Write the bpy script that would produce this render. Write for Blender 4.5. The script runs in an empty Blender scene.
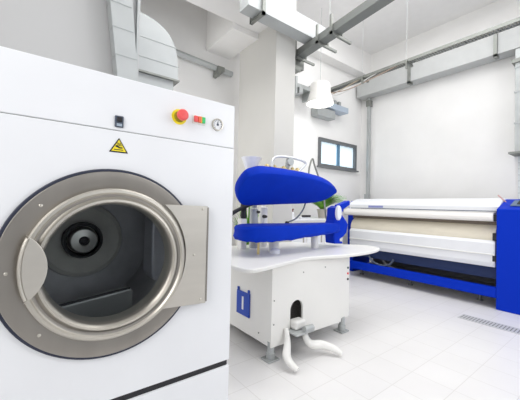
import bpy, bmesh, math, random
from mathutils import Vector, Matrix
random.seed(7)
S = bpy.context.scene
C = S.collection
PI = math.pi

# ---------------------------------------------------------------- camera
yaw, pit, rol, FPX = 0.6544956, 0.0183419, 0.0223877, 299.608
F = Vector((math.sin(yaw)*math.cos(pit), math.cos(yaw)*math.cos(pit), math.sin(pit)))
R0 = Vector((math.cos(yaw), -math.sin(yaw), 0)); U0 = R0.cross(F)
R = R0*math.cos(rol) + U0*math.sin(rol); U = R.cross(F)
cd = bpy.data.cameras.new('camera'); cam = bpy.data.objects.new('camera', cd); C.objects.link(cam)
cd.sensor_fit = 'HORIZONTAL'; cd.sensor_width = 36; cd.lens = FPX/520*36; cd.clip_start = .02; cd.clip_end = 100
M = Matrix((R, U, -F)).transposed().to_4x4(); M.translation = Vector((0, 0, 1.3)); cam.matrix_world = M
S.camera = cam

# ---------------------------------------------------------------- world, lights, exposure
w = bpy.data.worlds.new('world'); S.world = w; w.use_nodes = True
w.node_tree.nodes['Background'].inputs[0].default_value = (0.93, 0.96, 1, 1)
w.node_tree.nodes['Background'].inputs[1].default_value = 1.0
S.view_settings.view_transform = 'Standard'; S.view_settings.look = 'None'
S.view_settings.gamma = 1; S.view_settings.use_curve_mapping = False
S.view_settings.exposure = -1.12
def area(name, loc, target, sx, sy, power, col=(1, 1, 1)):
    l = bpy.data.lights.new(name, 'AREA'); l.shape = 'RECTANGLE'; l.size = sx; l.size_y = sy; l.energy = power; l.color = col
    o = bpy.data.objects.new(name, l); C.objects.link(o); o.location = loc
    o.rotation_euler = (Vector(target)-Vector(loc)).to_track_quat('-Z', 'Y').to_euler(); return o
area('added_ceiling_fill', (3.6, 0.6, 4.85), (3.6, 0.7, 0), 3.5, 2.5, 85)  # added overhead fill for the room, no fitting stands here
area('added_ceiling_fill', (4.4, 2.4, 4.85), (4.4, 2.4, 0), 2.2, 1.8, 64)  # added fill above the ironer side, not a real fitting
area('added_ceiling_fill', (1.3, 2.2, 4.85), (2.3, 3.3, 1.8), 1.6, 1.2, 110)  # added fill aimed at the pillar and the back left, no lamp there
area('added_ceiling_fill', (3.3, 1.5, 4.80), (3.2, 4.2, 1.2), 2.4, .8, 55)  # added fill turned backwards to brighten press, pillar and back wall
area('added_fill_light', (2.6, -3.2, 2.6), (2.6, 3, 3.6), 5, 2.5, 60, (.97, .985, 1))  # unseen fill added behind the camera, tilted up to lift the ceiling
area('added_fill_light', (-1.9, .4, 2.6), (3.5, 3.2, 2.4), 2.4, 2.2, 150, (1, .99, .97))  # fill added before the closed left wall, brightens faces turned left
area('added_fill_light', (3.7, -1.5, 2.5), (2.3, 2.3, .9), 2.5, 1.8, 110, (.97, .985, 1))  # unseen fill added right of the camera to brighten the worktop
area('added_fill_light', (.2, 3.85, 2.1), (2.6, 3.3, 1.9), .8, 2.6, 55, (1, .99, .97))  # fill added out of sight behind the column, brightens the pillar side

# ---------------------------------------------------------------- materials
def mat(name, col, rough=.5, metal=0, spec=.5, noise=0, scale=8, bump=0, stretch=None, coat=0, trans=0, emis=0):
    m = bpy.data.materials.new(name); m.use_nodes = True; n = m.node_tree.nodes; l = m.node_tree.links
    b = n['Principled BSDF']; c = tuple(col)+(1,)
    b.inputs['Base Color'].default_value = c; b.inputs['Roughness'].default_value = rough; b.inputs['Metallic'].default_value = metal
    b.inputs['Specular IOR Level'].default_value = spec; b.inputs['Coat Weight'].default_value = coat; b.inputs['Transmission Weight'].default_value = trans
    if emis: b.inputs['Emission Color'].default_value = c; b.inputs['Emission Strength'].default_value = emis
    if noise or bump:
        tc = n.new('ShaderNodeTexCoord'); mp = n.new('ShaderNodeMapping'); nz = n.new('ShaderNodeTexNoise')
        nz.inputs['Scale'].default_value = scale; nz.inputs['Detail'].default_value = 4
        if stretch: mp.inputs['Scale'].default_value = stretch
        l.new(tc.outputs['Object'], mp.inputs[0]); l.new(mp.outputs[0], nz.inputs['Vector'])
        if noise:
            r = n.new('ShaderNodeValToRGB'); r.color_ramp.elements[0].position = .3; r.color_ramp.elements[1].position = .7
            r.color_ramp.elements[0].color = tuple(x*(1-noise) for x in col)+(1,); r.color_ramp.elements[1].color = tuple(min(1, x*(1+noise*.5)) for x in col)+(1,)
            l.new(nz.outputs[0], r.inputs[0]); l.new(r.outputs[0], b.inputs['Base Color'])
        if bump:
            bp = n.new('ShaderNodeBump'); bp.inputs['Strength'].default_value = bump; bp.inputs['Distance'].default_value = .01
            l.new(nz.outputs[0], bp.inputs['Height']); l.new(bp.outputs[0], b.inputs['Normal'])
    return m
WALL = mat('painted_wall', (.87, .86, .845), .7, noise=.03, scale=2, bump=.05)
WALLG = mat('grey_cream_paint', (.62, .61, .58), .6, noise=.03, scale=2)
CEIL = mat('ceiling_paint', (.88, .87, .86), .8, noise=.02)
ENAM = mat('white_enamel', (.84, .85, .88), .28, noise=.02, scale=3)
ENAMW = mat('warm_white_enamel', (.83, .82, .79), .32, noise=.02, scale=3)
CREAM = mat('cream_ironing_cloth', (.78, .72, .60), .8, noise=.06, scale=14, stretch=(1, .3, 1))
GALV = mat('galvanised_steel', (.48, .50, .50), .5, .55, noise=.12, scale=5)
GALVL = mat('light_galvanised_steel', (.47, .49, .49), .5, .2, noise=.06, scale=4)
GALVD = mat('dull_dark_steel', (.27, .28, .26), .5, .6, noise=.1)
STEEL = mat('brushed_stainless', (.36, .335, .305), .34, .9, noise=.08, scale=12, stretch=(1, 1, .15))
STEELL = mat('polished_stainless', (.58, .55, .495), .34, .85)
STEELB = mat('bright_hinge_steel', (.62, .59, .54), .38, .75, noise=.06, scale=18, stretch=(.2, 1, 1))
BLACK = mat('black_rubber', (.012, .012, .016), .5)
NAVY = mat('navy_gasket', (.02, .025, .05), .5)
BLUE = mat('blue_press_cloth', (.0, .032, .47), .7, spec=.12, noise=.08, scale=6, bump=.2)
BLUEP = mat('blue_powder_coat', (.0, .03, .49), .5, spec=.12)
NAVYP = mat('dark_blue_paint', (.005, .02, .09), .6)
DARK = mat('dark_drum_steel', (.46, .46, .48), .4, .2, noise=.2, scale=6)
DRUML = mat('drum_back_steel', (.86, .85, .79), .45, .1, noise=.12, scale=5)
RED = mat('red_plastic', (.85, .10, .10), .35); ORANGE = mat('orange_red_plastic', (.86, .16, .07), .4)
YEL = mat('yellow_plastic', (.92, .75, .02), .45); GREEN = mat('green_plastic', (.04, .55, .17), .4)
DGREY = mat('dark_grey_plastic', (.07, .09, .13), .4)
LEAF = mat('leaf', (.16, .42, .04), .5, noise=.35, scale=9); TERRA = mat('pale_pot', (.55, .50, .45), .7)
BRASS = mat('brass', (.62, .5, .25), .35, .8)
ALU = mat('grey_window_frame', (.16, .17, .18), .4, .4)
RUBW = mat('white_hose', (.75, .75, .74), .4)
MESH = mat('pedal_opening_mesh', (.10, .095, .09), .6, .3, noise=.6, scale=140)
PINK = mat('faded_red_rod', (.6, .35, .33), .5)
LAMPG = mat('lit_lamp_diffuser', (1, 1, .98), .5, emis=5)
SKYP = mat('daylight_pane', (.72, .86, .95), .3, emis=1.3)
def glass():
    m = mat('door_glass', (.75, .8, .82), .02, spec=.5, trans=1); m.node_tree.nodes['Principled BSDF'].inputs['IOR'].default_value = 1.12
    return m
GLASS = glass()
def floor_mat():
    m = mat('tiled_floor', (.8, .8, .79), .32); n = m.node_tree.nodes; l = m.node_tree.links; b = n['Principled BSDF']
    tc = n.new('ShaderNodeTexCoord'); mp = n.new('ShaderNodeMapping'); mp.inputs['Location'].default_value = (-.06, -.26, 0)
    br = n.new('ShaderNodeTexBrick'); br.offset = 0; br.inputs['Scale'].default_value = 1
    br.inputs['Brick Width'].default_value = .3; br.inputs['Row Height'].default_value = .3; br.inputs['Mortar Size'].default_value = .0035
    br.inputs['Mortar Smooth'].default_value = .3
    br.inputs['Color1'].default_value = (.84, .825, .815, 1); br.inputs['Color2'].default_value = (.825, .81, .80, 1); br.inputs['Mortar'].default_value = (.72, .70, .68, 1)
    l.new(tc.outputs['Object'], mp.inputs[0]); l.new(mp.outputs[0], br.inputs['Vector'])
    nz = n.new('ShaderNodeTexNoise'); nz.inputs['Scale'].default_value = 1.6; nz.inputs['Detail'].default_value = 5; l.new(tc.outputs['Object'], nz.inputs['Vector'])
    mx = n.new('ShaderNodeMixRGB'); mx.blend_type = 'MULTIPLY'; mx.inputs[0].default_value = .12
    l.new(br.outputs[0], mx.inputs[1]); l.new(nz.outputs[0], mx.inputs[2]); l.new(mx.outputs[0], b.inputs['Base Color'])
    return m
FLOOR = floor_mat()
def tile_mat():
    m = mat('white_wall_tiles', (.8, .82, .82), .3); n = m.node_tree.nodes; l = m.node_tree.links; b = n['Principled BSDF']
    tc = n.new('ShaderNodeTexCoord'); mp = n.new('ShaderNodeMapping'); mp.inputs['Rotation'].default_value = (PI/2, 0, PI/2)
    sp = n.new('ShaderNodeSeparateXYZ'); cb = n.new('ShaderNodeCombineXYZ'); l.new(tc.outputs['Object'], sp.inputs[0]); l.new(sp.outputs[1], cb.inputs[0]); l.new(sp.outputs[2], cb.inputs[1])
    br = n.new('ShaderNodeTexBrick'); br.inputs['Scale'].default_value = 1; br.inputs['Brick Width'].default_value = .2; br.inputs['Row Height'].default_value = .1; br.inputs['Mortar Size'].default_value = .006
    br.inputs['Color1'].default_value = (.78, .81, .81, 1); br.inputs['Color2'].default_value = (.74, .77, .78, 1); br.inputs['Mortar'].default_value = (.55, .57, .57, 1)
    l.new(cb.outputs[0], br.inputs['Vector']); l.new(br.outputs[0], b.inputs['Base Color']); return m
TILE = tile_mat()

# ---------------------------------------------------------------- helpers
class MB:
    """collects shapes of one part, in world coordinates"""
    def __init__(s): s.bm = bmesh.new()
    def faces(s, vs, fs):
        v = [s.bm.verts.new(p) for p in vs]
        for f in fs:
            try: s.bm.faces.new([v[i] for i in f])
            except ValueError: pass
        return s
    def box(s, x0, x1, y0, y1, z0, z1):
        vs = [(x, y, z) for x in (x0, x1) for y in (y0, y1) for z in (z0, z1)]
        return s.faces(vs, [(0, 1, 3, 2), (4, 6, 7, 5), (0, 4, 5, 1), (2, 3, 7, 6), (0, 2, 6, 4), (1, 5, 7, 3)])
    def prism(s, poly, d0, d1, plane='xz'):
        def P(a, b, d): return {'xz': (a, d, b), 'yz': (d, a, b), 'xy': (a, b, d)}[plane]
        n = len(poly); vs = [P(a, b, d0) for a, b in poly]+[P(a, b, d1) for a, b in poly]
        fs = [tuple(range(n)), tuple(range(2*n-1, n-1, -1))]+[(i, (i+1) % n, n+(i+1) % n, n+i) for i in range(n)]
        return s.faces(vs, fs)
    def loft(s, rings, cap=True, closed=True):
        n = len(rings[0]); vs = [p for r in rings for p in r]; fs = []
        for k in range(len(rings)-1):
            for i in range(n if closed else n-1): fs.append((k*n+i, k*n+(i+1) % n, (k+1)*n+(i+1) % n, (k+1)*n+i))
        if cap: fs += [tuple(range(n)), tuple(range(len(vs)-1, len(vs)-n-1, -1))]
        return s.faces(vs, fs)
    def lathe(s, c, axis, prof, n=48, cap=False):
        """prof: (radius, distance along the axis)"""
        a = Vector(axis).normalized(); t = Vector((0, 0, 1)) if abs(a.z) < .9 else Vector((1, 0, 0)); u = a.cross(t).normalized(); v = a.cross(u); c = Vector(c)
        rings = [[c+a*d+(u*math.cos(2*PI*i/n)+v*math.sin(2*PI*i/n))*r for i in range(n)] for r, d in prof]
        return s.loft(rings, cap)
    def tube(s, pts, r, n=10, smooth=6, flat=1):
        P = [Vector(p) for p in pts]; rs = r if isinstance(r, (list, tuple)) else [r]*len(P)
        if smooth and len(P) > 2:
            Q = [P[0]*2-P[1]]+P+[P[-1]*2-P[-2]]; out = []; ro = []
            for i in range(len(P)-1):
                a, b, c, d = Q[i:i+4]
                for k in range(smooth):
                    t = k/smooth; out.append(.5*((2*b)+(-a+c)*t+(2*a-5*b+4*c-d)*t*t+(-a+3*b-3*c+d)*t**3)); ro.append(rs[i]*(1-t)+rs[i+1]*t)
            out.append(P[-1]); ro.append(rs[-1]); P, rs = out, ro
        rings = []; u = None
        for i, p in enumerate(P):
            t = (P[min(i+1, len(P)-1)]-P[max(i-1, 0)]).normalized()
            if u is None: u = t.cross(Vector((0, 0, 1)) if abs(t.z) < .9 else Vector((1, 0, 0))).normalized()
            else: u = (u-t*u.dot(t)).normalized()
            v = t.cross(u)
            rings.append([p+(u*math.cos(2*PI*k/n)+v*math.sin(2*PI*k/n)*flat)*rs[i] for k in range(n)])
        return s.loft(rings)
    def build(s, name, m, parent=None, bevel=0, smooth=False, seg=2):
        bmesh.ops.recalc_face_normals(s.bm, faces=s.bm.faces)
        off = Vector(parent['_o']) if parent is not None and '_o' in parent else Vector((0, 0, 0))
        for v in s.bm.verts: v.co -= off
        me = bpy.data.meshes.new(name); s.bm.to_mesh(me); s.bm.free(); me.materials.append(m)
        if smooth:
            for p in me.polygons: p.use_smooth = True
            me.set_sharp_from_angle(angle=math.radians(38))
        o = bpy.data.objects.new(name, me); C.objects.link(o)
        if parent is not None: o.parent = parent; o['_o'] = tuple(off)
        if bevel:
            b = o.modifiers.new('bevel', 'BEVEL'); b.width = bevel; b.segments = seg; b.limit_method = 'ANGLE'; b.angle_limit = math.radians(40)
        return o
ROOTS = []
def thing(name, label, cat, loc, group=None):
    o = bpy.data.objects.new(name, None); C.objects.link(o); o.location = loc; o.empty_display_size = .1
    o['_o'] = tuple(loc); o['label'] = label; o['category'] = cat
    if group: o['group'] = group
    return o
def tag(o, label, cat, group=None):
    o['label'] = label; o['category'] = cat
    if group: o['group'] = group
    return o
def struct(o): o['kind'] = 'structure'; return o
def B(*a): return MB().box(*a)
def smoothloop(pts, k=6):
    n = len(pts); out = []
    for i in range(n):
        a, b, c, d = [Vector(pts[(i+j) % n]) for j in (-1, 0, 1, 2)]
        for q in range(k):
            t = q/k; out.append(.5*((2*b)+(-a+c)*t+(2*a-5*b+4*c-d)*t*t+(-a+3*b-3*c+d)*t**3))
    return out
def text(name, body, loc, size, m, parent, rot, depth=.001):
    cu = bpy.data.curves.new(name, 'FONT'); cu.body = body; cu.size = size; cu.extrude = depth; cu.align_x = 'CENTER'; cu.align_y = 'CENTER'
    tmp = bpy.data.objects.new(name, cu); C.objects.link(tmp)
    me = bpy.data.meshes.new_from_object(tmp); bpy.data.objects.remove(tmp)
    off = Vector(parent['_o']); me.materials.clear(); me.materials.append(m)
    mm = Matrix.Translation(Vector(loc)-off) @ rot.to_4x4(); me.transform(mm)
    o = bpy.data.objects.new(name, me); C.objects.link(o); o.parent = parent; o['_o'] = tuple(off); return o
ROT_FRONT = Matrix(((1, 0, 0), (0, 0, -1), (0, 1, 0)))      # faces -Y
ROT_SIDE = Matrix(((0, 0, -1), (-1, 0, 0), (0, 1, 0)))      # faces -X

# ---------------------------------------------------------------- room
XW, YB, H = 6.4, 4.32, 4.98
struct(B(-2.2, XW+.2, -2.5, YB+.2, -.2, 0).build('floor', FLOOR))
struct(B(-2.2, XW+.2, -2.5, YB+.2, H, H+.2).build('ceiling', CEIL))
struct(B(XW, XW+.2, -2.5, YB+.2, 0, H).build('wall_right', WALL))
struct(B(-2.2, -2.0, -2.5, YB+.2, 0, H).build('wall_left', WALL))
WX0, WX1, WZ0, WZ1 = 4.84, 6.16, 2.175, 2.785
bw = MB(); bw.box(-2.0, WX0, YB, YB+.2, 0, H); bw.box(WX1, XW, YB, YB+.2, 0, H); bw.box(WX0, WX1, YB, YB+.2, 0, WZ0); bw.box(WX0, WX1, YB, YB+.2, WZ1, H)
struct(bw.build('wall_back', WALL))
struct(B(-2.0, .735, 2.78, 3.05, 0, H).build('wall_column', mat('light_grey_panel', (.50, .50, .50), .6)))
struct(B(2.6, 2.96, 3.1, 4.0, 0, H).build('wall_pillar', WALLG))
struct(B(2.16, 2.6, 3.52, YB, 3.75, H).build('trim_1', WALL))
struct(B(-2.0, 2.6, 3.1, 3.52, 3.83, H).build('trim_2', WALL))
struct(B(2.96, XW, 4.08, YB, 4.45, H).build('trim_3', WALL))
struct(B(XW-.02, XW, -1.0, 1.33, 0, 3.7).build('wall_tiles', TILE))
wi = thing('window_1', 'grey framed two-pane sliding window with pale blue daylight high in the back wall', 'window', ((WX0+WX1)/2, YB, WZ0)); struct(wi)
f = MB(); t = .055
f.box(WX0, WX1, YB-.05, YB+.08, WZ1-t*1.3, WZ1); f.box(WX0, WX1, YB-.05, YB+.08, WZ0, WZ0+t); f.box(WX0, WX0+t, YB-.05, YB+.08, WZ0+t, WZ1-t*1.3); f.box(WX1-t, WX1, YB-.05, YB+.08, WZ0+t, WZ1-t*1.3)
f.build('window_frame', ALU, wi)
B(5.49, 5.55, YB-.03, YB+.06, WZ0+t, WZ1-t*1.3).build('mullion', mat('blue_grey_mullion', (.10, .22, .34), .4), wi)
for a, b in ((WX0+t, 5.49), (5.55, WX1-t)): B(a, b, YB+.02, YB+.03, WZ0+t, WZ1-t*1.3).build('pane', SKYP, wi)
B(WX0-.03, WX1+.03, YB-.09, YB, WZ0-.03, WZ0).build('window_sill', ALU, wi)

# ---------------------------------------------------------------- tumble dryer
YD, CX, CZ = 1.35, .275, 1.055
dr = thing('tumble_dryer', 'large white industrial tumble dryer with round stainless porthole door', 'dryer', (CX, 1.9, 0))
X0, X1, Y1 = -.31, .854, 2.62
# front panel with a circular hole
def plate_with_hole(x0, x1, z0, z1, r, ya, yb, n=64):
    m = MB(); def_out = []
    for i in range(n):
        a = 2*PI*i/n; dx, dz = math.cos(a), math.sin(a)
        tx = ((x1-CX) if dx > 0 else (x0-CX))/dx if abs(dx) > 1e-6 else 1e9
        tz = ((z1-CZ) if dz > 0 else (z0-CZ))/dz if abs(dz) > 1e-6 else 1e9
        k = min(tx, tz); def_out.append((CX+dx*k, CZ+dz*k))
    # snap nearest samples to corners
    for cx, cz in ((x0, z0), (x0, z1), (x1, z0), (x1, z1)):
        j = min(range(n), key=lambda i: (def_out[i][0]-cx)**2+(def_out[i][1]-cz)**2); def_out[j] = (cx, cz)
    inn = [(CX+r*math.cos(2*PI*i/n), CZ+r*math.sin(2*PI*i/n)) for i in range(n)]
    rings = [[(x, ya, z) for x, z in inn], [(x, ya, z) for x, z in def_out], [(x, yb, z) for x, z in def_out], [(x, yb, z) for x, z in inn]]
    rings.append(rings[0]); m.loft(rings, cap=False); bmesh.ops.remove_doubles(m.bm, verts=m.bm.verts, dist=1e-5); return m
plate_with_hole(X0, X1, .49, 1.597, .35, YD, YD+.02).build('front_panel', ENAM, dr)
B(X0, X1, YD, YD+.02, 1.600, 1.826).build('control_fascia', ENAM, dr, bevel=.004)
B(X0, X1, YD-.004, YD+.02, .02, .462).build('lower_panel', ENAM, dr, bevel=.006)
B(X0+.01, X1-.01, YD+.006, YD+.02, .462, .49).build('shadow_gap', BLACK, dr)
B(X0+.01, X1-.01, YD+.006, YD+.02, 1.597, 1.600).build('seam', GALVD, dr)
c = MB(); c.box(X0, X0+.015, YD+.02, Y1, .02, 1.826); c.box(X1-.015, X1, YD+.02, Y1, .02, 1.826); c.box(X0+.015, X1-.015, YD+.02, Y1, 1.811, 1.826)
c.box(X0+.015, X1-.015, Y1-.015, Y1, .02, 1.811); c.box(X0+.015, X1-.015, YD+.02, Y1-.015, .02, .04)
c.build('casing', ENAM, dr)
for x in (X0+.08, X1-.08):
    for y in (YD+.1, Y1-.1): MB().lathe((x, y, 0), (0, 0, 1), [(.03, 0), (.03, .02)], 20, True).build('foot', BLACK, dr)
ax = (0, -1, 0); Cc = (CX, YD, CZ)
MB().lathe(Cc, ax, [(.378, 0), (.381, .008), (.378, .016), (.366, .018), (.34, .004), (.34, 0)], 96).build('door_gasket', NAVY, dr, smooth=True)
MB().lathe(Cc, ax, [(.369, .005), (.369, .020), (.366, .023), (.30, .023), (.29, .018), (.282, .0), (.276, -.05)], 96).build('surround_plate', STEEL, dr, smooth=True)
for a in (137, 181, 225): 
    r = .333; p = (CX+r*math.cos(math.radians(a)), YD-.022, CZ+r*math.sin(math.radians(a)))
    MB().lathe(p, ax, [(.006, 0), (.006, .003), (.002, .005)], 12, True).build('rivet', STEELL, dr, smooth=True)
door = MB().lathe(Cc, ax, [(.300, .02), (.300, .040), (.294, .046), (.284, .047), (.278, .040), (.270, .036), (.262, .040), (.256, .052), (.248, .053), (.243, .046), (.238, .030), (.236, -.04)], 96).build('door', STEELL, dr, smooth=True)
MB().lathe(Cc, ax, [(.279, .0405), (.2765, .0395), (.2715, .0375), (.268, .0385)], 96).build('door_groove', STEEL, door, smooth=True)
MB().lathe(Cc, ax, [(.0005, .012), (.237, .012)], 96).build('door_glass', GLASS, door)
# hinge plate on the right, finger plate on the left
hp = []
for i in range(25):
    a = math.radians(-49+98*i/24); hp.append((CX+.305*math.cos(a), CZ+.01+.305*math.sin(a)))
poly = hp+[(.686, 1.291), (.686, .824)]
hin = MB().prism(poly, YD-.040, YD-.028).build('hinge_plate', STEELB, door)
B(.682, .694, YD-.040, YD, .83, 1.285).build('hinge_knuckle', STEEL, hin, bevel=.002)
for z in (.845, 1.06, 1.275): MB().lathe((.66 if z != 1.06 else .62, YD-.040, z), ax, [(.006, 0), (.006, .002), (.002, .004)], 12, True).build('rivet', STEELL, hin, smooth=True)
lens = [];
for i in range(21):
    a = math.radians(-57+114*i/20); lens.append((-.084+.14*math.cos(a), CZ+.01+.14*math.sin(a)))
for i in range(1, 20):
    a = math.radians(156.4+47.2*i/20); lens.append((CX+.292*math.cos(a), CZ+.01+.292*math.sin(a)))
MB().prism(lens, YD-.062, YD-.050).build('finger_plate', STEELB, door, bevel=.003)
rim = [(p[0], YD-.060, p[1]) for p in lens[21:]]
MB().tube([(x-.006, y, z) for x, y, z in rim], .006, 8, 0).build('handle_lip', STEELL, door, smooth=True)
# drum
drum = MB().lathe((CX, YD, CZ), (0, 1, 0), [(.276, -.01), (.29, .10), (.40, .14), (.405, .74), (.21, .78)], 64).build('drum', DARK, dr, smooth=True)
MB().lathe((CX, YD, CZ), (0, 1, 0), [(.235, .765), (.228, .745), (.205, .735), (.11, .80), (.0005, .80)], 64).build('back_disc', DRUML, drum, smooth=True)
MB().lathe((CX, YD, CZ), (0, 1, 0), [(.113, .80), (.113, .74), (.108, .725), (.095, .725), (.09, .74), (.09, .80)], 64).build('hub_seal', BLACK, drum, smooth=True)
MB().lathe((CX, YD, CZ), (0, 1, 0), [(.083, .80), (.08, .72), (.07, .705), (.03, .70), (.028, .715), (.0005, .715)], 48).build('hub', mat('hub_steel', (.66, .66, .62), .28, .75), drum, smooth=True)
MB().lathe((CX, YD, CZ), (0, 1, 0), [(.028, .713), (.026, .700), (.012, .697), (.0005, .697)], 24).build('hub_bolt', BLACK, drum, smooth=True)
lf = MB(); lf.prism([(.02, .66), (.02, .79), (.03, .80), (.43, .85), (.445, .84), (.445, .66)], 1.62, 1.69).build('reflection_lifter', mat('reflection_grey', (.36, .37, .37), .35, .4), drum, bevel=.01)  # box-like reflection in the door glass, shaped as a drum part
MB().prism([(.68, .80), (.60, .84), (.585, .88), (.585, 1.20), (.60, 1.24), (.68, 1.26)], 1.75, 1.90).build('reflection_lifter', mat('reflection_pale', (.62, .63, .68), .4, .4), drum, bevel=.01)  # pale colour stands in for a strip of reflection in the glass
# controls
MB().tube([(.04, 1.625, .806), (.43, 1.625, .853)], .006, 8, 0).build('reflection_edge', BLACK, drum, smooth=True)  # dark line along the top of the modelled reflection
sw = B(.268, .302, YD-.008, YD, 1.612, 1.660).build('power_switch', DGREY, dr, bevel=.003)
B(.275, .295, YD-.014, YD-.008, 1.634, 1.654).build('rocker', BLACK, sw, bevel=.002)
B(.275, .295, YD-.010, YD-.008, 1.616, 1.627).build('switch_plate', mat('pale_switch_label', (.35, .42, .5), .5), sw)
eb = MB().lathe((.545, YD, 1.708), ax, [(.036, 0), (.036, .004), (.0005, .004)], 32).build('emergency_stop', YEL, dr, smooth=True)
MB().lathe((.545, YD, 1.708), ax, [(.026, .003), (.024, .016), (.016, .017), (.016, .034)], 24).build('collar', mat('dark_yellow', (.35, .27, .02), .5), eb, smooth=True)
MB().lathe((.545, YD, 1.708), ax, [(.016, .030), (.025, .034), (.026, .050), (.020, .057), (.0005, .059)], 24).build('mushroom_button', RED, eb, smooth=True)
pb = B(.612, .680, YD-.006, YD, 1.690, 1.732).build('push_button_plate', ENAMW, dr, bevel=.002)
for x, m_ in ((.617, RED), (.637, ORANGE), (.657, GREEN)): B(x, x+.0185, YD-.016, YD-.006, 1.698, 1.728).build('push_button', m_, pb, bevel=.003)
B(.650, .657, YD-.015, YD-.006, 1.698, 1.728).build('push_button_light', YEL, pb)
ga = MB().lathe((.748, YD, 1.707), ax, [(.031, 0), (.031, .010), (.026, .011), (.025, .006)], 32).build('gauge', STEELL, dr, smooth=True)
MB().lathe((.748, YD, 1.707), ax, [(.0005, .006), (.026, .006)], 32).build('dial', ENAM, ga)
g = MB()
for k in range(10):
    a = math.radians(225-30*k); u = Vector((math.cos(a), 0, math.sin(a))); n_ = Vector((-u.z, 0, u.x)); c0 = Vector((.748, YD-.0075, 1.707))
    g.faces([c0+u*.018+n_*.0012, c0+u*.024+n_*.0012, c0+u*.024-n_*.0012, c0+u*.018-n_*.0012], [(0, 1, 2, 3)])
g.lathe((.748, YD-.007, 1.707), ax, [(.006, 0), (.006, .002)], 12, True); g.box(.7465, .7495, YD-.009, YD-.007, 1.707, 1.722)
g.build('needle_and_ticks', DGREY, ga)
wsn = MB().prism([(.250, 1.507), (.324, 1.507), (.287, 1.569)], YD-.003, YD).build('warning_sign', BLACK, dr, bevel=.003)
MB().prism([(.2585, 1.512), (.3155, 1.512), (.287, 1.5605)], YD-.004, YD-.003).build('sign_face', YEL, wsn)
sg = MB()      # hand and steam symbol
sg.prism([(.268, 1.517), (.304, 1.517), (.304, 1.520), (.268, 1.520)], YD-.005, YD-.004)
sg.prism([(.274, 1.530), (.292, 1.524), (.302, 1.526), (.300, 1.530), (.290, 1.530), (.280, 1.537), (.274, 1.536)], YD-.005, YD-.004)
for x in (.281, .287, .293): sg.tube([(x, YD-.0045, 1.534), (x+.003, YD-.0045, 1.539), (x-.002, YD-.0045, 1.544), (x+.001, YD-.0045, 1.548)], .0011, 6, 3)
sg.build('symbol', BLACK, wsn)

# ---------------------------------------------------------------- steam press (utility press)
pr = thing('steam_press', 'white laundry steam press with blue padded head raised over blue buck', 'steam press', (2.15, 2.35, 0))
PX0, PX1, PY0, PY1, PZ0, PZ1 = 1.63, 2.56, 1.93, 2.82, .11, .808
# front panel with arched opening
def arch_panel():
    x0, x1, z0, z1 = PX0, PX1, PZ0, PZ1; ax0, ax1, zt = 1.845, 2.0, .33; cxx = (ax0+ax1)/2; rr = (ax1-ax0)/2
    arc = [(cxx+rr*math.cos(math.radians(180-180*i/16)), zt+.05+rr*1.05*math.sin(math.radians(180-180*i/16))) for i in range(17)]
    low = .21
    poly = [(x0, z0), (x0, z1), (x1, z1), (x1, z0+.14), (ax1+.10, z0+.14), (ax1+.06, low+.02), (ax1, low+.02)]
    # built as a strip: left part, top part, right part
    m = MB(); ya, yb = PY0, PY0+.02
    m.prism([(x0, z0), (x0, z1), (cxx, z1)]+[(x, z) for x, z in reversed(arc[:9])]+[(ax0, z0)], ya, yb)
    m.prism([(cxx, z1), (x1, z1), (x1, z0+.02), (ax1, z0+.02)]+[(x, z) for x, z in reversed(arc[8:])], ya, yb)
    return m
arch_panel().build('front_panel', ENAMW, pr)
cb = MB(); cb.box(PX0, PX0+.02, PY0+.02, PY1, PZ0, PZ1); cb.box(PX1-.02, PX1, PY0+.02, PY1, PZ0, PZ1); cb.box(PX0+.02, PX1-.02, PY1-.02, PY1, PZ0, PZ1)
cb.build('cabinet', ENAMW, pr)
B(1.75, 2.12, PY0+.10, PY0+.11, PZ0+.1, .55).build('opening_mesh', MESH, pr)
sc = B(PX1, 2.735, PY0+.03, PY1, PZ0+.03, PZ1).build('side_cover', ENAMW, pr, bevel=.006)
for z, m_ in ((.66, DGREY), (.60, RED), (.54, BLACK)): MB().lathe((2.70, PY0+.03, z), ax, [(.011, 0), (.011, .008), (.0005, .010)], 16).build('side_button', m_, sc, smooth=True)
for x, z in ((1.655, .50), (1.655, .30), (2.0, .70), (2.3, .715)): MB().lathe((x, PY0, z), ax, [(.006, 0), (.006, .004), (.0005, .005)], 12).build('screw', GALVD, pr, smooth=True)
# worktop
top = [(1.26, 2.12), (1.235, 1.86), (1.27, 1.755), (1.38, 1.752), (1.56, 1.795), (1.75, 1.845), (1.90, 1.885), (2.02, 1.90), (2.20, 1.875), (2.40, 1.825), (2.6, 1.805), (2.85, 1.81), (3.08, 1.85), (3.24, 1.92), (3.30, 2.04), (3.27, 2.20), (3.12, 2.34), (2.9, 2.50), (2.75, 2.75), (2.6, 2.85), (2.1, 2.86), (1.75, 2.85), (1.55, 2.70), (1.40, 2.40)]
lp = [(p.x, p.y) for p in smoothloop([(a, b, 0) for a, b in top], 4)]
MB().prism(lp, .808, .840, 'xy').build('worktop', ENAMW, pr, bevel=.01, seg=3)
# feet
for x, y in ((1.655, 1.96), (2.64, 1.98), (1.66, 2.78), (2.64, 2.78)):
    ft = MB().lathe((x, y, .012), (0, 0, 1), [(.038, 0), (.038, .05), (.030, .055), (.030, .14)], 24, True).build('foot', GALVL, pr, smooth=True)
    B(x-.065, x+.055, y-.055, y+.055, 0, .014).build('foot_plate', GALV, ft, bevel=.003)
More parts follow.
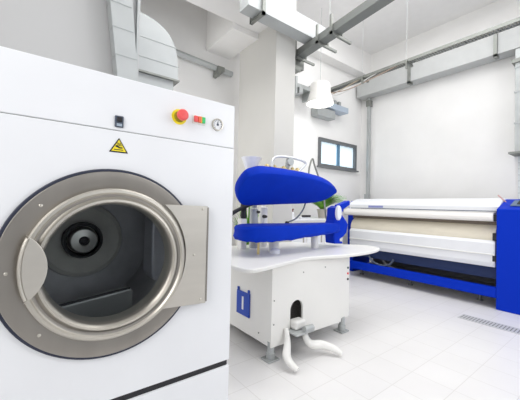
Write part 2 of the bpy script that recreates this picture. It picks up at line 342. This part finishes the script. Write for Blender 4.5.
# pedals
MB().tube([(1.96, 1.98, .27), (1.965, 1.90, .22), (1.96, 1.83, .13), (2.0, 1.80, .095), (2.08, 1.77, .085), (2.15, 1.69, .06), (2.18, 1.63, .03)], [.022, .028, .034, .038, .038, .034, .024], 14, 5, .7).build('pedal', ENAMW, pr, smooth=True)
MB().tube([(1.79, 1.92, .24), (1.77, 1.88, .17), (1.73, 1.84, .12), (1.69, 1.80, .085), (1.67, 1.74, .06), (1.685, 1.67, .03)], [.02, .026, .032, .036, .034, .024], 14, 5, .7).build('pedal', ENAMW, pr, smooth=True)
pm = B(1.80, 2.02, 1.80, 1.97, .205, .222).build('pedal_bracket', GALVL, pr, bevel=.004)
B(1.85, 1.98, 1.86, 1.96, .222, .30).build('pedal_block', ENAMW, pm, bevel=.02)
MB().lathe((1.89, 1.80, .25), (1, 0, 0), [(.026, 0), (.026, .1)], 20, True).build('pivot', GALV, pm, smooth=True)
# blue pouch on the left side
po = B(PX0-.014, PX0, 2.235, 2.445, .265, .485).build('document_pouch', mat('blue_plastic', (.0, .05, .42), .35), pr, bevel=.004)
for y in (2.245, 2.415): B(PX0-.014, PX0, y, y+.02, .480, .515).build('pouch_tab', po.data.materials[0], po)
B(PX0-.017, PX0-.014, 2.325, 2.35, .32, .44).build('pouch_slot', ENAM, po)
for y, z in ((2.1, .18), (2.6, .2)): MB().lathe((PX0, y, z), (-1, 0, 0), [(.007, 0), (.007, .004), (.0005, .005)], 12).build('screw', GALVD, pr, smooth=True)
# buck (lower pad)
bo = [(1.50, 2.28), (1.515, 2.16), (1.60, 2.08), (1.80, 2.06), (2.15, 2.09), (2.5, 2.13), (2.75, 2.16), (2.90, 2.22), (2.93, 2.30), (2.85, 2.36), (2.5, 2.40), (2.0, 2.47), (1.7, 2.48), (1.56, 2.42)]
lo = smoothloop([(a, b, 0) for a, b in bo], 6); cc = Vector((2.2, 2.27, 0))
def layer(k, z, wav=0, f=None):
    out = []
    for i, p in enumerate(lo):
        q = cc+(p-cc); d = (p-cc); L = d.length; q = cc+d*((L-k)/L)
        zz = z if f is None else f(q.x, z)
        out.append((q.x, q.y, zz+wav*math.sin(i*1.7)*math.cos(i*.61)))
    return out
def zb(x, z): return z + .03*max(0, (x-2.0))/.7
MB().loft([layer(.10, .975, 0, zb), layer(.03, .975, .005, zb), layer(.002, .985, .007, zb), layer(-.012, 1.01, .003, zb), layer(0, 1.05), layer(-.004, 1.085), layer(.012, 1.108), layer(.05, 1.116), layer(.16, 1.118)]).build('buck_pad', BLUE, pr, smooth=True)
pst = MB().tube([(1.72, 2.25, .84), (1.72, 2.25, .96)], .012, 12, 0).build('buck_drain_pipe', BRASS, pr, smooth=True)
MB().tube([(1.95, 2.30, .84), (1.95, 2.30, .965)], .05, 20, 0).build('buck_post', ENAMW, pr, smooth=True)
MB().lathe((1.9, 2.22, .84), (0, 0, 1), [(.05, 0), (.05, .03), (.035, .045), (.0005, .048)], 24).build('post_cap', ENAM, pr, smooth=True)
MB().tube([(2.55, 2.30, .84), (2.55, 2.30, .99)], .04, 20, 0).build('buck_post', ENAMW, pr, smooth=True)
# head (upper pad), tilted open
ho = [(1.475, .17), (1.465, .257), (1.483, .345), (1.533, .388), (1.622, .418), (1.833, .425), (2.096, .420), (2.331, .398), (2.517, .365), (2.70, .305), (2.785, .255), (2.775, .20), (2.709, .12), (2.58, .066), (2.365, .033), (1.954, .004), (1.71, -.01), (1.60, -.0), (1.523, .07)]
hl = smoothloop([(a, z, 0) for a, z in ho], 5); hc = Vector((2.15, .17, 0))
wv = Vector((0, -math.cos(math.radians(42)), math.sin(math.radians(42)))); nv = Vector((0, math.sin(math.radians(42)), math.cos(math.radians(42))))
def hlay(k, n):
    out = []
    for p in hl:
        d = p-hc; q = hc+d*((d.length-k)/d.length); out.append(Vector((q.x, 2.37, 1.305))+wv*q.y+nv*n)
    return out
head = MB().loft([hlay(.13, -.006), hlay(.03, -.004), hlay(.008, .0), hlay(0, .010), hlay(-.004, .05), hlay(.002, .085), hlay(.02, .105), hlay(.05, .115)]).build('head_pad', BLUE, pr, smooth=True)
def hp3(x, s, n): return Vector((x, 2.37, 1.305))+wv*s+nv*n
pl = [hp3(x, s, n) for x, s, n in ((1.75, .08, .115), (2.5, .08, .115), (2.5, .27, .115), (1.75, .27, .115))]; pu = [p+nv*.02 for p in pl]
plate = MB().loft([pl, pu]).build('head_back_plate', BRASS, pr)
q0 = hp3(1.78, .29, .13); 
MB().tube([(1.84, 2.22, 1.66), (1.86, 2.24, 1.74), (1.92, 2.25, 1.785), (2.05, 2.25, 1.80), (2.25, 2.25, 1.79), (2.33, 2.25, 1.765), (2.31, 2.25, 1.73), (2.24, 2.24, 1.68), (2.20, 2.23, 1.64)], .013, 10, 5).build('head_handle', mat('chrome_white_tube', (.75, .77, .78), .25, .3), pr, smooth=True)
MB().tube([(2.08, 2.30, 1.62), (2.09, 2.28, 1.70), (2.10, 2.27, 1.76)], [.02, .024, .03], 12, 3).build('valve_lever', GALV, pr, smooth=True)
MB().lathe((2.10, 2.25, 1.755), ax, [(.04, -.02), (.04, .02)], 20, True).build('valve_knob', GALV, pr, smooth=True)
fit = MB()
for x, r_ in ((1.80, .022), (1.90, .018), (2.02, .024), (2.14, .018), (2.21, .022)): fit.lathe((x, 2.25, 1.655), (0, 0, 1), [(r_, 0), (r_, .035), (r_*.6, .045), (.0005, .05)], 12)
fit.tube([(1.78, 2.25, 1.675), (2.24, 2.25, 1.668)], .012, 10, 0)
fit.build('steam_fittings', BRASS, pr, smooth=True)
MB().lathe((1.76, 2.45, 1.655), (0, 0, 1), [(.055, 0), (.10, .12), (.104, .12), (.104, .125), (.0005, .125)], 28).build('steam_funnel', ENAM, pr, smooth=True)
# rear arm and links carrying the head
MB().tube([(1.58, 2.62, .84), (1.58, 2.62, 1.10), (1.60, 2.60, 1.18), (1.70, 2.58, 1.25), (1.85, 2.56, 1.31), (1.95, 2.5, 1.36)], [.022, .022, .022, .02, .018, .018], 10, 4).build('head_arm', BLACK, pr, smooth=True)
MB().lathe((1.78, 2.60, 1.16), (0, 0, 1), [(.03, 0), (.035, .03), (.028, .07), (.035, .11), (.03, .18)], 16, True).build('head_link', BLACK, pr, smooth=True)
B(1.74, 1.81, 2.57, 2.65, .84, 1.16).build('rear_column', ENAMW, pr, bevel=.01)
cyl = MB().lathe((1.93, 2.62, .84), (0, 0, 1), [(.045, 0), (.045, .42), (.03, .43), (.03, .50)], 24, True).build('pneumatic_cylinder', GALVL, pr, smooth=True)
cy2 = MB().lathe((2.09, 2.66, .84), (0, 0, 1), [(.05, 0), (.05, .44), (.02, .45), (.02, .50)], 24, True).build('pneumatic_cylinder', ENAMW, pr, smooth=True)
for x, z in ((1.95, 1.23), (2.05, 1.18)): MB().lathe((x, 2.58, z), ax, [(.02, -.02), (.014, .03), (.0005, .032)], 12).build('knob', BLACK, pr, smooth=True)
hs = MB().tube([(2.22, 2.4, 1.11), (2.33, 2.5, 1.12), (2.45, 2.5, 1.16), (2.56, 2.5, 1.26), (2.58, 2.47, 1.36), (2.58, 2.40, 1.45)], .009, 8, 6).build('steam_hose', DGREY, pr, smooth=True)
MB().lathe((2.22, 2.4, 1.095), (0, 0, 1), [(.022, 0), (.026, .02), (.018, .04), (.0005, .042)], 14).build('hose_end', BLACK, hs, smooth=True)
MB().tube([(2.62, 2.42, 1.45), (2.65, 2.5, 1.70), (2.68, 2.5, 1.84), (2.715, 2.5, 1.88), (2.75, 2.5, 1.80), (2.83, 2.5, 1.66), (2.86, 2.45, 1.50), (2.85, 2.40, 1.20), (2.85, 2.35, 1.10)], .010, 8, 6).build('cable_loop', GALVD, pr, smooth=True)
# blue end bracket with white lamp
eb2 = MB().prism([(2.80, 1.29), (2.88, 1.32), (2.90, 1.22), (2.97, 1.16), (3.03, 1.10), (3.0, 1.0), (2.93, .95), (2.88, .93), (2.88, .90), (2.93, .90), (2.93, .872), (2.78, .88), (2.77, .96), (2.76, 1.12), (2.79, 1.15)], 2.20, 2.34).build('end_bracket', BLUEP, pr, bevel=.012)
MB().prism([(2.85, 1.24), (2.89, 1.33), (3.08, 1.385), (3.09, 1.335), (2.97, 1.28), (2.91, 1.20)], 2.22, 2.30).build('bracket_arm', BLUEP, eb2, bevel=.01)
o = MB().lathe((2.822, 2.20, 1.235), ax, [(.045, 0), (.045, .02), (.038, .03), (.0005, .032)], 24).build('bracket_button', ENAM, eb2, smooth=True)
for v in o.data.vertices: v.co.z = (v.co.z-1.235)*1.9+1.235

# ---------------------------------------------------------------- flatwork ironer
ir = thing('flatwork_ironer', 'long white and blue flatwork ironer with cream roll along the right wall', 'ironer', (5.4, 2.3, 0))
IY0, IY1 = 1.24, 3.55
ec = MB().prism([(4.90, .0), (4.90, 1.325), (5.32, 1.465), (5.95, 1.465), (5.95, .0)], .32, IY0).build('end_cabinet', BLUEP, ir, bevel=.01)
cp = MB().prism([(5.00, 1.366), (5.00, 1.376), (5.22, 1.449), (5.22, 1.438)], .55, 1.12).build('control_panel', mat('steel_blue_panel', (.10, .16, .26), .3), ec)
MB().prism([(5.04, 1.388), (5.04, 1.40), (5.20, 1.454), (5.20, 1.44)], .70, 1.06).build('display', BLACK, cp)
for y in (.76, .83, .90, .97): MB().lathe((5.12, y, 1.425), (-.3, 0, 1), [(.016, -.01), (.014, .012), (.0005, .014)], 12).build('control_button', RED if y > .93 else GALV, cp, smooth=True)
MB().tube([(5.20, 1.20, 1.41), (5.20, 1.30, 1.52)], .008, 8, 0).build('stop_rod', PINK, ec, smooth=True)
# feed board with rounded nose
fb = [(4.92, 1.155), (4.90, 1.175), (4.90, 1.215), (4.925, 1.265), (5.02, 1.285), (5.35, 1.295), (5.35, 1.14)]
def run(profile, y0, y1, name, m, par=ir, bevel=0, smooth=False):
    mb = MB(); mb.loft([[(x, y0, z) for x, z in profile], [(x, y1, z) for x, z in profile]]); return mb.build(name, m, par, bevel=bevel, smooth=smooth)
brd = run(fb, IY0+.04, IY1+.13, 'feed_board', mat('pale_feed_board', (.80, .775, .75), .45), bevel=.01)
run([(4.96, 1.286), (4.96, 1.296), (4.975, 1.30), (4.985, 1.288)], IY0+.02, IY1, 'board_edge_strip', DGREY, brd)
run([(5.04, 1.292), (5.04, 1.36), (5.10, 1.415), (5.26, 1.47), (5.32, 1.48), (5.85, 1.48), (5.85, 1.292)], IY0, IY1+.10, 'hood', ENAM, ir, bevel=.008)
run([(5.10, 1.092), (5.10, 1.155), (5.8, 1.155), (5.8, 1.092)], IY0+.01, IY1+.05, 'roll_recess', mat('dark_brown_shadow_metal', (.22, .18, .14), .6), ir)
# padded roll
rc = [(5.20+.235*math.cos(math.radians(a)), .93+.19*math.sin(math.radians(a))) for a in range(90, 271, 10)]
ro = run([(5.8, 1.12)]+rc+[(5.8, .74)], IY0+.03, IY1, 'padded_roll', CREAM, ir, smooth=True)
run([(4.955, .54), (4.935, .60), (4.925, .86), (4.95, .895), (4.975, .90), (5.8, .90), (5.8, .54)], IY0+.02, IY1, 'lower_apron', ENAM, ir, bevel=.01)
run([(4.945, .70), (4.915, .705), (4.915, .715), (4.945, .72)], IY0+.02, IY1, 'apron_rib', ENAMW, ir)
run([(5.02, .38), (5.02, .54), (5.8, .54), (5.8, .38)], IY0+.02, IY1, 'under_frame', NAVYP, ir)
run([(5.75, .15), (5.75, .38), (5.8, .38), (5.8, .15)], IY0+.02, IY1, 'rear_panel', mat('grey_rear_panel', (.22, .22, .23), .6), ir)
run([(4.90, .148), (4.90, .283), (4.98, .283), (4.98, .148)], IY0+.0, IY1, 'base_beam', BLUEP, ir, bevel=.006)
run([(4.98, .148), (4.98, .17), (5.8, .17), (5.8, .148)], IY0+.0, IY1, 'base_tray', mat('grey_base_tray', (.42, .42, .42), .5), ir)
for y0, y1, z0, z1 in ((IY0, IY0+.05, 1.16, 1.25), (IY0, IY0+.05, .90, 1.0), (IY0, IY0+.05, .62, .70)): B(4.93, 5.05, y0, y1, z0, z1).build('end_bearing', BLACK, ir, bevel=.004)
fe = MB().prism([(5.25, .0), (5.25, 1.12), (5.28, 1.34), (5.35, 1.44), (5.85, 1.44), (5.85, .0)], IY1+.14, IY1+.28).build('end_frame', BLUEP, ir, bevel=.01)
MB().tube([(4.97, 3.15, .42), (4.96, 3.08, .34), (4.96, 2.92, .29), (4.96, 2.76, .32), (4.97, 2.68, .42)], .018, 10, 5).build('hanging_cable', DGREY, ir, smooth=True)
MB().tube([(5.2, 3.02, .40), (5.2, 2.96, .30), (5.2, 2.80, .22), (5.2, 2.62, .20), (5.2, 2.4, .19)], .03, 10, 5).build('hanging_hose', mat('grey_hose', (.4, .4, .41), .5), ir, smooth=True)
tx = mat('pale_blue_lettering', (.30, .33, .62), .5)
B(5.034, 5.041, 2.93, 3.22, 1.308, 1.345).build('name_lettering', tx, ir)
for x in (5.2, 5.75):
    for y in (1.5, 2.5, 3.45): MB().lathe((x, y, 0), (0, 0, 1), [(.04, 0), (.04, .015), (.018, .02), (.018, .15)], 16, True).build('foot', GALVD, ir, smooth=True)

# ---------------------------------------------------------------- counter and plants behind the press
ct = thing('base_cabinet', 'low white cabinet standing behind the steam press', 'cabinet', (3.75, 3.65, 0))
B(3.15, 4.55, 3.42, 3.95, .06, 1.07).build('body', ENAMW, ct, bevel=.005)
B(3.12, 4.58, 3.39, 3.97, 1.07, 1.10).build('top', ENAM, ct, bevel=.004)
B(3.2, 4.4, 3.45, 3.92, 0, .06).build('plinth', GALVD, ct)
for a in (3.17, 3.60, 4.03):
    d = B(a, a+.40, 3.405, 3.42, .10, 1.03).build('door', ENAM, ct, bevel=.004); B(a+.33, a+.345, 3.385, 3.405, .7, .85).build('handle', STEELL, d)
def plant(x, y, z, hh, rad, n, label, seed, potr=.09, poth=.14):
    random.seed(seed)
    p = thing('potted_plant', label, 'plant', (x, y, z))
    MB().lathe((x, y, z), (0, 0, 1), [(potr*.7, 0), (potr, poth), (potr*1.08, poth), (potr*1.08, poth+.02), (potr*.9, poth+.02), (potr*.85, poth-.01), (.0005, poth-.01)], 24, True).build('pot', TERRA, p, smooth=True)
    m = MB()
    for i in range(n):
        a = random.uniform(0, 2*PI); r = rad*random.uniform(.3, 1); h = hh*random.uniform(.55, 1)*(1.05-.4*r/rad); d = Vector((math.cos(a), math.sin(a), 0)); sd = Vector((-d.y, d.x, 0)); wd = random.uniform(.011, .022)
        b0 = Vector((x, y, z+poth))+d*.02; L = []; Rr = []
        for k in range(7):
            t_ = k/6; c_ = b0+d*r*(t_**1.5)+Vector((0, 0, h*(1.35*t_-.45*t_**3))); w_ = wd*(1-t_**2.2)*(.5+1.4*t_ if t_ < .4 else 1.06)+.0005
            L.append(c_+sd*w_); Rr.append(c_-sd*w_+Vector((0, 0, -.002)))
        vs = L+Rr; m.faces(vs, [(k, k+1, 8+k, 7+k) for k in range(6)])
    m.build('foliage', LEAF, p, smooth=True); return p
plant(4.20, 3.62, 1.10, .44, .42, 620, 'bushy green potted plant on white cabinet behind the steam press', 3)
tc_ = thing('detergent_tray', 'small white tray with dark rim beside the potted plant on the cabinet', 'tray', (3.45, 3.55, 1.10))
B(3.50, 3.72, 3.45, 3.60, 1.10, 1.13).build('tray_body', ENAM, tc_, bevel=.005); B(3.51, 3.71, 3.44, 3.45, 1.125, 1.16).build('rim', BLACK, tc_)
bt = thing('spray_bottle', 'small white bottle with dark red cap on cabinet behind the steam press', 'bottle', (3.40, 3.56, 1.10))
MB().lathe((3.40, 3.56, 1.10), (0, 0, 1), [(.035, 0), (.037, .02), (.037, .08), (.015, .11)], 20, True).build('body', ENAM, bt, smooth=True)
MB().lathe((3.40, 3.56, 1.21), (0, 0, 1), [(.018, 0), (.018, .03), (.028, .035), (.028, .05)], 14, True).build('cap', mat('dark_red_cap', (.18, .04, .03), .5), bt, smooth=True)
plant(2.13, 3.02, .0, 1.15, .22, 90, 'tall green plant in floor pot seen behind the dryer edge', 5, .13, .5)

# ---------------------------------------------------------------- ducts, trays and pipes
def duct_box(mb, a, b): mb.box(*[v for p in zip(a, b) for v in p])
ex = thing('exhaust_duct', 'leaning galvanised exhaust duct rising behind the dryer', 'duct', (.60, 2.72, 1.8))
q = MB(); q.loft([[(.53, 2.63, 1.84), (.69, 2.63, 1.84), (.69, 2.76, 1.84), (.53, 2.76, 1.84)], [(.53, 2.63, 2.36), (.69, 2.63, 2.36), (.69, 2.76, 2.36), (.53, 2.76, 2.36)], [(.44, 2.63, 3.1), (.62, 2.63, 3.1), (.62, 2.76, 3.1), (.44, 2.76, 3.1)], [(.26, 2.63, 4.6), (.46, 2.63, 4.6), (.46, 2.76, 4.6), (.26, 2.76, 4.6)], [(.26, 2.63, H), (.46, 2.63, H), (.46, 2.76, H), (.26, 2.76, H)]])
q.build('duct_body', GALVL, ex)
for z in (2.50, 2.72, 2.92, 3.3):
    s_ = -.09*(z-2.36)/.74; B(.527+s_, .694+s_, 2.626, 2.764, z, z+.014).build('joint_flange', GALV, ex)
tag(B(.700, .716, 2.74, 2.78, 1.9, H).build('conduit', GALV), 'thin grey conduit running up the wall beside the leaning duct', 'conduit')
el = thing('ventilation_elbow', 'large pale curved ventilation elbow hanging behind the dryer', 'duct', (1.0, 3.55, 2.7))
prof = []
ccx, ccz, rr = .70, 2.74, .625
for i in range(0, 13):
    a = math.radians(90-90*i/12); prof.append((ccx+rr*max(0, math.cos(a))**.65, ccz+rr*math.sin(a)**.65 if i < 12 else ccz))
pp = [(.70, 2.735)]+prof
MB().prism(pp, 3.35, 3.62).build('elbow_body', GALVL, el, smooth=True)
B(.70, 1.34, 3.335, 3.635, 2.715, 2.735).build('flange', GALVD, el)
B(.76, 1.28, 3.37, 3.60, 2.58, 2.715).build('outlet_collar', GALVL, el)
B(-.6, .72, 3.35, 3.62, 2.735, 3.365).build('horizontal_run', GALVL, el)
B(.70, 1.33, 3.345, 3.35, 2.885, 2.892).build('seam', GALV, el)
B(.70, 1.30, 3.345, 3.35, 3.10, 3.107).build('seam', GALV, el)
pt = thing('wall_pipe', 'pale conduit pipe along the top of the back wall left of pillar', 'pipe', (1.6, 4.2, 3.5))
MB().tube([(-1.0, 4.24, 3.66), (2.6, 4.24, 3.47)], .045, 14, 0).build('pipe', GALVL, pt, smooth=True)
pb2 = MB().prism([(2.30, 3.50), (2.42, 3.50), (2.42, 3.43), (2.36, 3.42), (2.33, 3.34), (2.29, 3.36)], 4.16, 4.31).build('pipe_bracket', GALVD, pt)
# overhead rectangular duct with riser
od = thing('overhead_duct', 'pale rectangular air duct crossing in front of the pillar under the ceiling', 'duct', (2.5, 2.9, 3.6))
B(1.92, 3.25, 2.80, 2.99, 3.60, 3.84).build('duct_body', GALVL, od, bevel=.004)
B(1.92, 2.30, 2.80, 2.99, 3.84, H).build('riser', GALVL, od, bevel=.004)
for x in (2.10,):
    h = MB(); h.box(x, x+.04, 2.76, 2.785, 3.55, 4.2); h.box(x, x+.04, 2.76, 3.03, 3.55, 3.585); h.box(x, x+.04, 3.005, 3.03, 3.55, 4.2); h.build('hanger', GALVD, od)
# dark trunk along Y with hangers
tr = thing('cable_trunking', 'dark grey metal cable trunking hanging under the ceiling in front of pillar', 'trunking', (3.0, 2.0, 3.6))
MB().prism([(2.53, -1.0), (2.67, -1.0), (3.17, 3.20), (3.03, 3.20)], 3.49, 3.59, 'xy').build('trunk', mat('grey_trunk_steel', (.20, .21, .20), .5, .3), tr, bevel=.004)
B(2.96, 3.24, 3.20, 3.30, 3.36, 3.62).build('end_box', GALVD, tr, bevel=.004)
for y in (2.40, 2.66, 3.12):
    dx = .09-(3.2-y)*.119+.01; h = MB(); h.box(2.89+dx, 2.915+dx, y, y+.03, 3.455, 3.70); h.box(2.89+dx, 3.30+dx, y, y+.03, 3.455, 3.485); h.box(3.10+dx, 3.125+dx, y, y+.03, 3.485, 3.62); h.build('hanger', GALVD, tr)
for y in (2.40, 3.12): MB().tube([(2.875+.1-(3.2-y)*.119, y+.015, 3.68), (2.875+.1-(3.2-y)*.119, y+.015, H)], .003, 6, 0).build('hanging_rod', GALV, tr)
bx = thing('junction_box', 'small grey junction box fixed high on the pillar corner', 'box', (3.02, 3.3, 3.1))
B(2.96, 3.10, 3.12, 3.30, 3.28, 3.34).build('shelf_bracket', GALVD, bx)
# high bay lamp
lm = thing('pendant_lamp', 'lit white bell-shaped high bay lamp hanging near the pillar', 'lamp', (4.18, 3.7, 3.17))
LX, LY, LZ = 4.18, 3.7, 3.19
MB().lathe((LX, LY, LZ), (0, 0, 1), [(.25, 0), (.255, .01), (.24, .04), (.205, .16), (.19, .19), (.185, .33), (.17, .37), (.10, .40), (.03, .43)], 40).build('shade', mat('translucent_lamp_shade', (.82, .81, .78), .4, emis=.06), lm, smooth=True)
MB().lathe((LX, LY, LZ), (0, 0, 1), [(.238, .006), (.0005, .004)], 40).build('diffuser', LAMPG, lm)
MB().tube([(LX, LY, LZ+.43), (LX, LY, H)], .004, 8, 0).build('suspension_rod', GALVL, lm)
pl_ = bpy.data.lights.new('lamp_glow', 'AREA'); pl_.shape = 'DISK'; pl_.size = .42; pl_.energy = 12
plo = bpy.data.objects.new('lamp_glow', pl_); C.objects.link(plo); plo.location = (LX, LY, LZ-.02)
wb = thing('wall_bracket', 'dark steel pipe support bracket on back wall left of the lamp', 'bracket', (4.2, 4.25, 3.5))
wm = MB(); wm.box(3.90, 3.94, 4.05, 4.32, 3.42, 3.76); wm.box(3.94, 4.38, 4.10, 4.30, 3.58, 3.66); wm.box(4.34, 4.38, 4.05, 4.32, 3.42, 3.70); wm.box(4.00, 4.10, 4.06, 4.30, 3.46, 3.58); wm.build('bracket_body', GALV, wb, bevel=.004)
# ladder cable tray
ty = thing('cable_tray', 'long ladder cable tray with loose cables high along the right side', 'cable tray', (5.1, 2, 3.7))
TX0, TX1, TZ = 5.02, 5.16, 3.80
a_ = MB(); a_.box(TX0, TX0+.015, -1, 4.30, TZ, TZ+.05); a_.build('side_rail', GALVD, ty); a_ = MB(); a_.box(TX1-.015, TX1, -1, 4.30, TZ, TZ+.085); a_.build('side_rail', GALV, ty)
g = MB()
for i in range(132): y = -1+i*.04; g.box(TX0+.015, TX1-.015, y, y+.018, TZ, TZ+.012)
g.build('rungs', GALVD, ty)
for x, z, m_ in ((5.06, .025, RUBW), (5.08, .03, mat('cream_cable', (.7, .58, .42), .5)), (5.11, .025, RUBW), (5.125, .028, DGREY)):
    MB().tube([(x, -1, TZ+z), (x+.01, 1, TZ+z), (x-.01, 2.2, TZ+z+.005), (x+.01, 3.3, TZ+z), (x, 4.2, TZ+z)], .014, 8, 4).build('cable', m_, ty, smooth=True)
for y in (.95, 2.5, 3.35): 
    h = MB(); h.box(TX0-.04, TX1+.04, y, y+.04, TZ-.04, TZ); h.box(TX0-.035, TX0-.005, y, y+.03, TZ-.12, TZ+.02); h.build('hanger', GALVD, ty)
    MB().tube([(TX0-.02, y+.02, TZ), (TX0-.02, y+.02, H)], .0025, 6, 0).build('hanging_rod', GALVL, ty)
for i, (y, dz) in enumerate(((3.9, -.10), (3.55, -.16), (3.1, -.12))):
    MB().tube([(5.0, 4.25, TZ-.05), (5.02, (y+4.2)/2, TZ+dz), (5.04, y-.5, TZ+.02)], .010, 8, 5).build('sagging_cable', mat('tan_cable_%d' % i, ((.55, .45, .34), (.75, .74, .72), (.4, .3, .24))[i], .5), ty, smooth=True)
# wall duct
wd = thing('wall_duct', 'pale galvanised rectangular duct running high along the right wall', 'duct', (6.1, 2.5, 3.8))
B(6.10, 6.38, -1.0, 4.25, 3.91, 4.25).build('duct_body', mat('pale_duct_sheet', (.52, .53, .525), .55, .1, noise=.04), wd, bevel=.005)
for y in (1.545, 2.985):
    h = MB(); h.box(6.06, 6.10, y, y+.05, 3.85, 4.26); h.box(6.06, 6.20, y, y+.05, 3.86, 3.905); h.build('hanger', GALVD, wd)
vd = B(6.12, 6.38, .62, 1.32, 2.24, 3.91).build('vertical_drop', GALV, wd, bevel=.005)
for z in (2.7, 3.2, 3.6): B(6.11, 6.385, .61, 1.33, z, z+.02).build('joint', GALVL, vd)
B(6.02, 6.39, .55, 1.38, 2.21, 2.24).build('drop_flange', GALVD, wd); B(6.09, 6.39, .58, 1.36, 3.68, 3.74).build('collar', GALVD, wd)
B(6.28, 6.36, 4.03, 4.09, 1.2, 3.91).build('slim_drop', GALV, wd, bevel=.004)
B(6.26, 6.38, 4.01, 4.11, 3.70, 3.84).build('drop_collar', GALVD, wd)
B(6.2, 6.28, 3.97, 4.08, 1.45, 1.62).build('valve', GALV, wd)
bo_ = thing('vent_box', 'small grey blue vent box under the tray end on the back wall', 'vent', (5.0, 4.2, 3.3))
B(4.86, 5.55, 4.08, 4.30, 3.38, 3.50).build('box', mat('pale_blue_grey_sheet', (.50, .58, .68), .4, .3), bo_, bevel=.004)
B(4.60, 5.15, 4.12, 4.30, 3.18, 3.36).build('vent_grille', GALV, bo_, bevel=.004)
for k in range(3): B(4.98+k*.14, 5.06+k*.14, 4.12, 4.30, 3.50, 3.60).build('stub_pipe', GALV, bo_, bevel=.004)

# ---------------------------------------------------------------- floor drain
fd = thing('floor_drain', 'narrow slotted floor drain channel in front of the blue cabinet', 'drain', (4.2, 1.1, 0))
B(4.13, 4.33, -.8, 1.42, .0005, .004).build('channel', mat('pale_channel', (.6, .6, .6), .5, .2), fd)
g = MB()
for i in range(70): y = -.78+i*.0315; g.box(4.16, 4.30, y, y+.010, .003, .005)
g.build('slots', GALVD, fd)

for o in bpy.data.objects:
    if '_o' in o: del o['_o']
